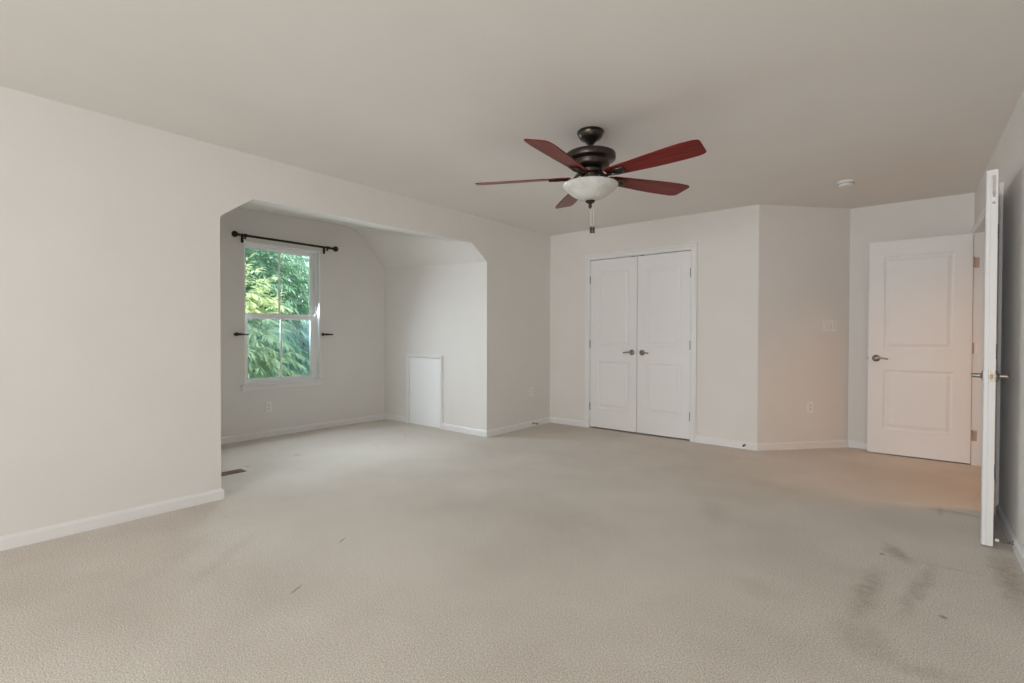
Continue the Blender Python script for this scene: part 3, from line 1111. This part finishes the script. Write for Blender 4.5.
# ------------------------------------------------------------------ smoke detector
t = empty('smoke_detector', (-0.485, 5.03, H), 0, 'round white smoke detector on the ceiling near the angled wall', 'smoke detector')
b_ = BM()
lathe(b_, [(0, 0), (0.062, 0), (0.062, -0.008), (0.058, -0.012), (0, -0.012)], 36)
obj('mounting_base', b_, M['white_plastic'], t, True)
b_ = BM()
lathe(b_, [(0, -0.012), (0.052, -0.012), (0.057, -0.018), (0.055, -0.030), (0.047, -0.040), (0.030, -0.043), (0, -0.044)], 36)
hs = obj('housing', b_, M['white_plastic'], t, True)
b_ = BM()
for k in range(18):
    a = 2 * pi * k / 18
    box(b_, 0.050, 0.0580, -0.004, 0.004, -0.027, -0.020, Matrix.Rotation(a, 4, 'Z'))
obj('vent_slots', b_, M['slot'], hs)

# ------------------------------------------------------------------ floor register
t = empty('floor_register', (-4.385, 1.655, 0.0), pi / 2, 'brown metal floor register in the carpet just inside the alcove', 'floor vent')
b_ = BM()
bevel_box(b_, -0.155, 0.155, -0.055, 0.055, 0.0, 0.006, 0.002)
obj('frame', b_, M['register'], t)
b_ = BM()
for k in range(20):
    x = -0.135 + k * 0.0142
    box(b_, x, x + 0.005, -0.040, 0.040, 0.004, 0.0085)
obj('louvers', b_, M['register'], t)

# ------------------------------------------------------------------ ceiling fan
FANX, FANY = -1.632, 2.787
fan = empty('ceiling_fan', (FANX, FANY, H), 0, 'five-blade bronze ceiling fan with mahogany blades and a white glass bowl light', 'ceiling fan')
b_ = BM()
lathe(b_, [(0, 0), (0.082, 0), (0.085, -0.005), (0.085, -0.012), (0.081, -0.015), (0.080, -0.020), (0.074, -0.036), (0.060, -0.052), (0.042, -0.062), (0.036, -0.066), (0.030, -0.074), (0, -0.074)], 48)
obj('canopy', b_, M['bronze'], fan, True)
b_ = BM()
lathe(b_, [(0, -0.07), (0.0130, -0.07), (0.0130, -0.145), (0, -0.145)], 24)
lathe(b_, [(0.0, -0.072), (0.020, -0.073), (0.024, -0.078), (0.020, -0.084), (0, -0.085)], 24)
lathe(b_, [(0.0, -0.128), (0.018, -0.129), (0.028, -0.135), (0.032, -0.142), (0, -0.143)], 24)
obj('downrod', b_, M['bronze'], fan, True)
b_ = BM()
lathe(b_, [(0, -0.140), (0.060, -0.140), (0.130, -0.142), (0.150, -0.144), (0.157, -0.148), (0.159, -0.154), (0.159, -0.176), (0.156, -0.184), (0.146, -0.190), (0.128, -0.193),
           (0.122, -0.197), (0.121, -0.203), (0.121, -0.222), (0.114, -0.232), (0.098, -0.239), (0.080, -0.241), (0, -0.241)], 64)
obj('motor_housing', b_, M['bronze'], fan, True)
b_ = BM()
lathe(b_, [(0, -0.240), (0.070, -0.240), (0.078, -0.250), (0.074, -0.268), (0.060, -0.276), (0.056, -0.300), (0.066, -0.316), (0.070, -0.334), (0, -0.336)], 48)
obj('switch_housing', b_, M['bronze'], fan, True)
BLZ = -0.290       # blade plane
for k in range(5):
    ang = radians((-81.6, -8.6, 62.3, 136.5, -152.0)[k])
    droop = (0.016, 0.010, 0.0, 0.0, 0.002)[k]
    R = Matrix.Rotation(ang, 4, 'Z')
    # blade outline in local (r, w): narrow root, broad slanted tip
    r0, r1 = 0.125, 0.758
    out_a = [(r0, 0.036), (r0 + 0.05, 0.048), (0.32, 0.060), (0.42, 0.069), (0.53, 0.075), (0.62, 0.077), (0.695, 0.0765), (0.720, 0.073), (0.737, 0.066), (0.745, 0.055)]
    out_b = [(r1 + 0.002, -0.045), (r1 + 0.001, -0.057), (r1 - 0.008, -0.066), (r1 - 0.028, -0.073), (0.66, -0.076), (0.56, -0.073), (0.45, -0.066), (0.33, -0.057), (r0 + 0.05, -0.046), (r0, -0.036)]
    outl = out_a + out_b
    pitch = Matrix.Translation((0, 0, BLZ)) @ Matrix.Rotation(droop / 0.76, 4, 'Y') @ Matrix.Rotation(radians(-13), 4, 'X')
    b_ = BM()
    th = 0.0032
    loft(b_, [[(x, y, -th) for x, y in outl], [(x, y, th) for x, y in outl]])
    eb = [e for e in b_.edges if abs(e.verts[0].co.z - e.verts[1].co.z) < 1e-6]
    bmesh.ops.bevel(b_, geom=eb, offset=0.0015, segments=1, affect='EDGES')
    uvl = b_.loops.layers.uv.new('UVMap')
    for f in b_.faces:
        for lp in f.loops:
            lp[uvl].uv = (lp.vert.co.x + k * 0.77, lp.vert.co.y + 0.5)
    bmesh.ops.transform(b_, matrix=R @ pitch, verts=b_.verts)
    bl = obj('blade', b_, M['wood'], fan)
    # bracket: curved neck from the motor, open scroll plate under the blade
    b_ = BM()
    neck = [(0.060, 0, -0.262), (0.085, 0, -0.276), (0.105, 0, -0.300), (0.125, 0, BLZ - 0.020), (0.150, 0, BLZ - 0.012)]
    t_ = bmesh.new()
    tube(t_, neck, 0.010, 10, [0.014, 0.010, 0.009, 0.010, 0.010])
    merge(b_, t_)
    # oval pad under the blade root with a raised scroll rim and screws
    t_ = bmesh.new()
    pad = [(0.197 + 0.050 * cos(2 * pi * q / 28), (0.030 + 0.006 * cos(2 * pi * q / 28)) * sin(2 * pi * q / 28)) for q in range(28)]
    loft(t_, [[(x, y, -0.0085) for x, y in pad], [(x, y, -0.0034) for x, y in pad]])
    tube(t_, [(x, y, -0.009) for x, y in pad] + [(pad[0][0], pad[0][1], -0.009)], 0.0055, 8)
    for s_ in (-1, 1):
        tube(t_, [(0.250, s_ * 0.004, -0.009), (0.262, s_ * 0.014, -0.009), (0.262, s_ * 0.026, -0.009), (0.250, s_ * 0.030, -0.009), (0.244, s_ * 0.024, -0.009)], 0.005, 8)
    for sx, sy in ((0.180, 0.020), (0.180, -0.020), (0.225, 0.0)):
        lathe(t_, [(0, -0.0105), (0.004, -0.0100), (0.0055, -0.0075), (0, -0.0075)], 12, Matrix.Translation((sx, sy, 0)))
    merge(b_, t_, pitch)
    bmesh.ops.transform(b_, matrix=R, verts=b_.verts)
    obj('blade_bracket', b_, M['bronze'], fan, True)
# bowl light
b_ = BM()
prof_o = [(0.075, -0.3335), (0.130, -0.334), (0.170, -0.336), (0.176, -0.342), (0.173, -0.350), (0.163, -0.362), (0.147, -0.378), (0.127, -0.394), (0.105, -0.409), (0.080, -0.422), (0.053, -0.433), (0.026, -0.440), (0.0, -0.441)]
prof_i = [(0.0, -0.437), (0.026, -0.435), (0.050, -0.428), (0.076, -0.417), (0.100, -0.404), (0.122, -0.389), (0.142, -0.373), (0.158, -0.357), (0.167, -0.344), (0.130, -0.339), (0.075, -0.338)]
lathe(b_, prof_o + prof_i, 64, caps=False)
obj('glass_bowl', b_, M['bowl'], fan, True)
b_ = BM()
lathe(b_, [(0.0, -0.438), (0.030, -0.440), (0.031, -0.447), (0.024, -0.453), (0.012, -0.458), (0.008, -0.464), (0.012, -0.472), (0.011, -0.480), (0.005, -0.488), (0, -0.492)], 28)
obj('finial', b_, M['bronze'], fan, True)
for dx, dy in ((0.004, 0.003), (0.018, 0.012)):
    b_ = BM()
    nb = 44
    for q in range(nb):
        z = -0.486 - 0.118 * q / (nb - 1)
        lathe(b_, [(0, z + 0.0022), (0.0019, z + 0.0013), (0.0024, z), (0.0019, z - 0.0013), (0, z - 0.0022)], 6, Matrix.Translation((dx, dy, 0)))
    if dx > 0.01:
        tube(b_, [(0.004, 0.003, -0.478), (0.012, 0.008, -0.480), (dx, dy, -0.488)], 0.0016, 6)
    pc = obj('pull_chain', b_, M['chain'], fan, True)
    b_ = BM()
    lathe(b_, [(0, -0.602), (0.0035, -0.603), (0.0075, -0.612), (0.0080, -0.622), (0.0065, -0.632), (0.0080, -0.640), (0.0060, -0.646), (0, -0.648)], 16, Matrix.Translation((dx, dy, 0)))
    obj('fob', b_, M['bronze'], pc, True)

# ------------------------------------------------------------------ outside the window
bm = BM()
box(bm, -40, XW - 0.6, -20, 30, -3.2, -3.0)
lawn = obj('lawn', bm, M['lawn'], None, kind='structure')
lawn['label'] = 'green ground outside below the window trees'
lawn['category'] = 'ground'


def sprig(verts, faces, base, direction, length, nleaf, leaf_len, leaf_w, rnd, droop=0.5):
    """A drooping twig carrying paired lance-shaped leaves."""
    p = Vector(base)
    d = Vector(direction).normalized()
    step = length / nleaf
    side0 = d.cross(Vector((0, 0, 1)))
    if side0.length < 1e-3:
        side0 = Vector((1, 0, 0))
    side0.normalize()
    for k in range(nleaf + 1):
        p = p + d * step
        d = (d + Vector((0, 0, -droop * step * 3))).normalized()
        side = (side0 + Vector((rnd.uniform(-.3, .3), rnd.uniform(-.3, .3), rnd.uniform(-.3, .3)))).normalized()
        dirs = [side, -side] if k < nleaf else [d]
        for s in dirs:
            ld = (s * 0.75 + d * 0.7 + Vector((0, 0, -0.35 + rnd.uniform(-.2, .2)))).normalized() if k < nleaf else d
            w = ld.cross(Vector((rnd.uniform(-.6, .6), rnd.uniform(-.6, .6), 1))).normalized() * leaf_w * 0.5
            L_ = leaf_len * rnd.uniform(0.75, 1.15)
            i0 = len(verts)
            mid = p + ld * L_ * 0.45
            tip = p + ld * L_ + Vector((0, 0, -0.12 * L_))
            verts.extend([p, mid + w, tip, mid - w])
            faces.append((i0, i0 + 1, i0 + 2, i0 + 3))


def make_tree(name, loc, height, crown, n, leaf_len, leaf_w, mat, seed, label, cat, group, droop=0.5, twig=0.35, shell=0.55):
    """crown: (centre z, rx, ry, rz)"""
    rnd = random.Random(seed)
    root = empty(name, loc, 0, label, cat, group=group)
    b_ = BM()
    zc, rx, ry, rz = crown
    tube(b_, [(0, 0, 0), (0.05, 0.03, height * 0.3), (-0.03, 0.05, height * 0.6), (0.02, 0, zc + rz * 0.5)], 0.1, 10, [0.14, 0.11, 0.08, 0.03])
    tr = obj('trunk', b_, M['bark'], root, True)
    for k in range(7):
        a = 2 * pi * k / 7 + rnd.uniform(-.3, .3)
        z = zc - rz * 0.6 + k * rz * 0.15
        b_ = BM()
        tube(b_, [(0, 0, z), (rx * 0.3 * cos(a), ry * 0.3 * sin(a), z + 0.25), (rx * 0.7 * cos(a), ry * 0.7 * sin(a), z + 0.4)], 0.03, 7, [0.045, 0.03, 0.012])
        obj('branch', b_, M['bark'], root, True)
    verts, faces = [], []
    for k in range(n):
        u = rnd.uniform(-1, 1)
        a = rnd.uniform(0, 2 * pi)
        q = (1 - u * u) ** 0.5
        s = rnd.uniform(shell, 1.0)
        bump = 1 + 0.18 * sin(3 * a + seed) * cos(4 * u + seed)
        c = Vector((rx * q * cos(a) * s * bump, ry * q * sin(a) * s * bump, zc + rz * u * s))
        out = Vector((q * cos(a), q * sin(a), u * 0.5 + 0.25)) + Vector((rnd.uniform(-.5, .5), rnd.uniform(-.5, .5), rnd.uniform(-.4, .4)))
        sprig(verts, faces, c, out, twig * rnd.uniform(.7, 1.3), 7, leaf_len, leaf_w, rnd, droop)
    me = bpy.data.meshes.new('foliage')
    me.from_pydata([tuple(v) for v in verts], [], faces)
    me.materials.append(mat)
    o = bpy.data.objects.new('foliage', me)
    COL.objects.link(o)
    o.parent = root
    return root


make_tree('leafy_tree', (-8.75, 3.35, -3.0), 5.4, (4.02, 0.80, 0.85, 1.10), 420, 0.19, 0.042, M['leaf_light'], 3,
          'pale yellow-green sunlit tree close outside the window, towards its left side', 'tree', 'trees outside the window', 0.9, 0.34, 0.25)
make_tree('leafy_tree', (-12.9, 4.9, -3.0), 7.0, (4.2, 1.9, 2.3, 3.9), 3000, 0.20, 0.050, M['leaf_dark'], 8,
          'deep green tree directly behind the pale tree, filling most of the window view', 'tree', 'trees outside the window', 0.8, 0.5, 0.2)
make_tree('leafy_tree', (-13.1, 10.7, -3.0), 7.0, (4.2, 1.9, 2.3, 3.9), 1500, 0.20, 0.050, M['leaf_dark'], 11,
          'dark green tree standing apart to the right of the deep green one', 'tree', 'trees outside the window', 0.8, 0.5, 0.2)
make_tree('leafy_tree', (-18.9, 7.2, -3.0), 8.0, (5.0, 2.3, 3.4, 5.0), 2600, 0.26, 0.075, M['leaf_dark'], 14,
          'farthest dark green tree, seen only through gaps in the nearer foliage', 'tree', 'trees outside the window', 0.8, 0.6, 0.2)
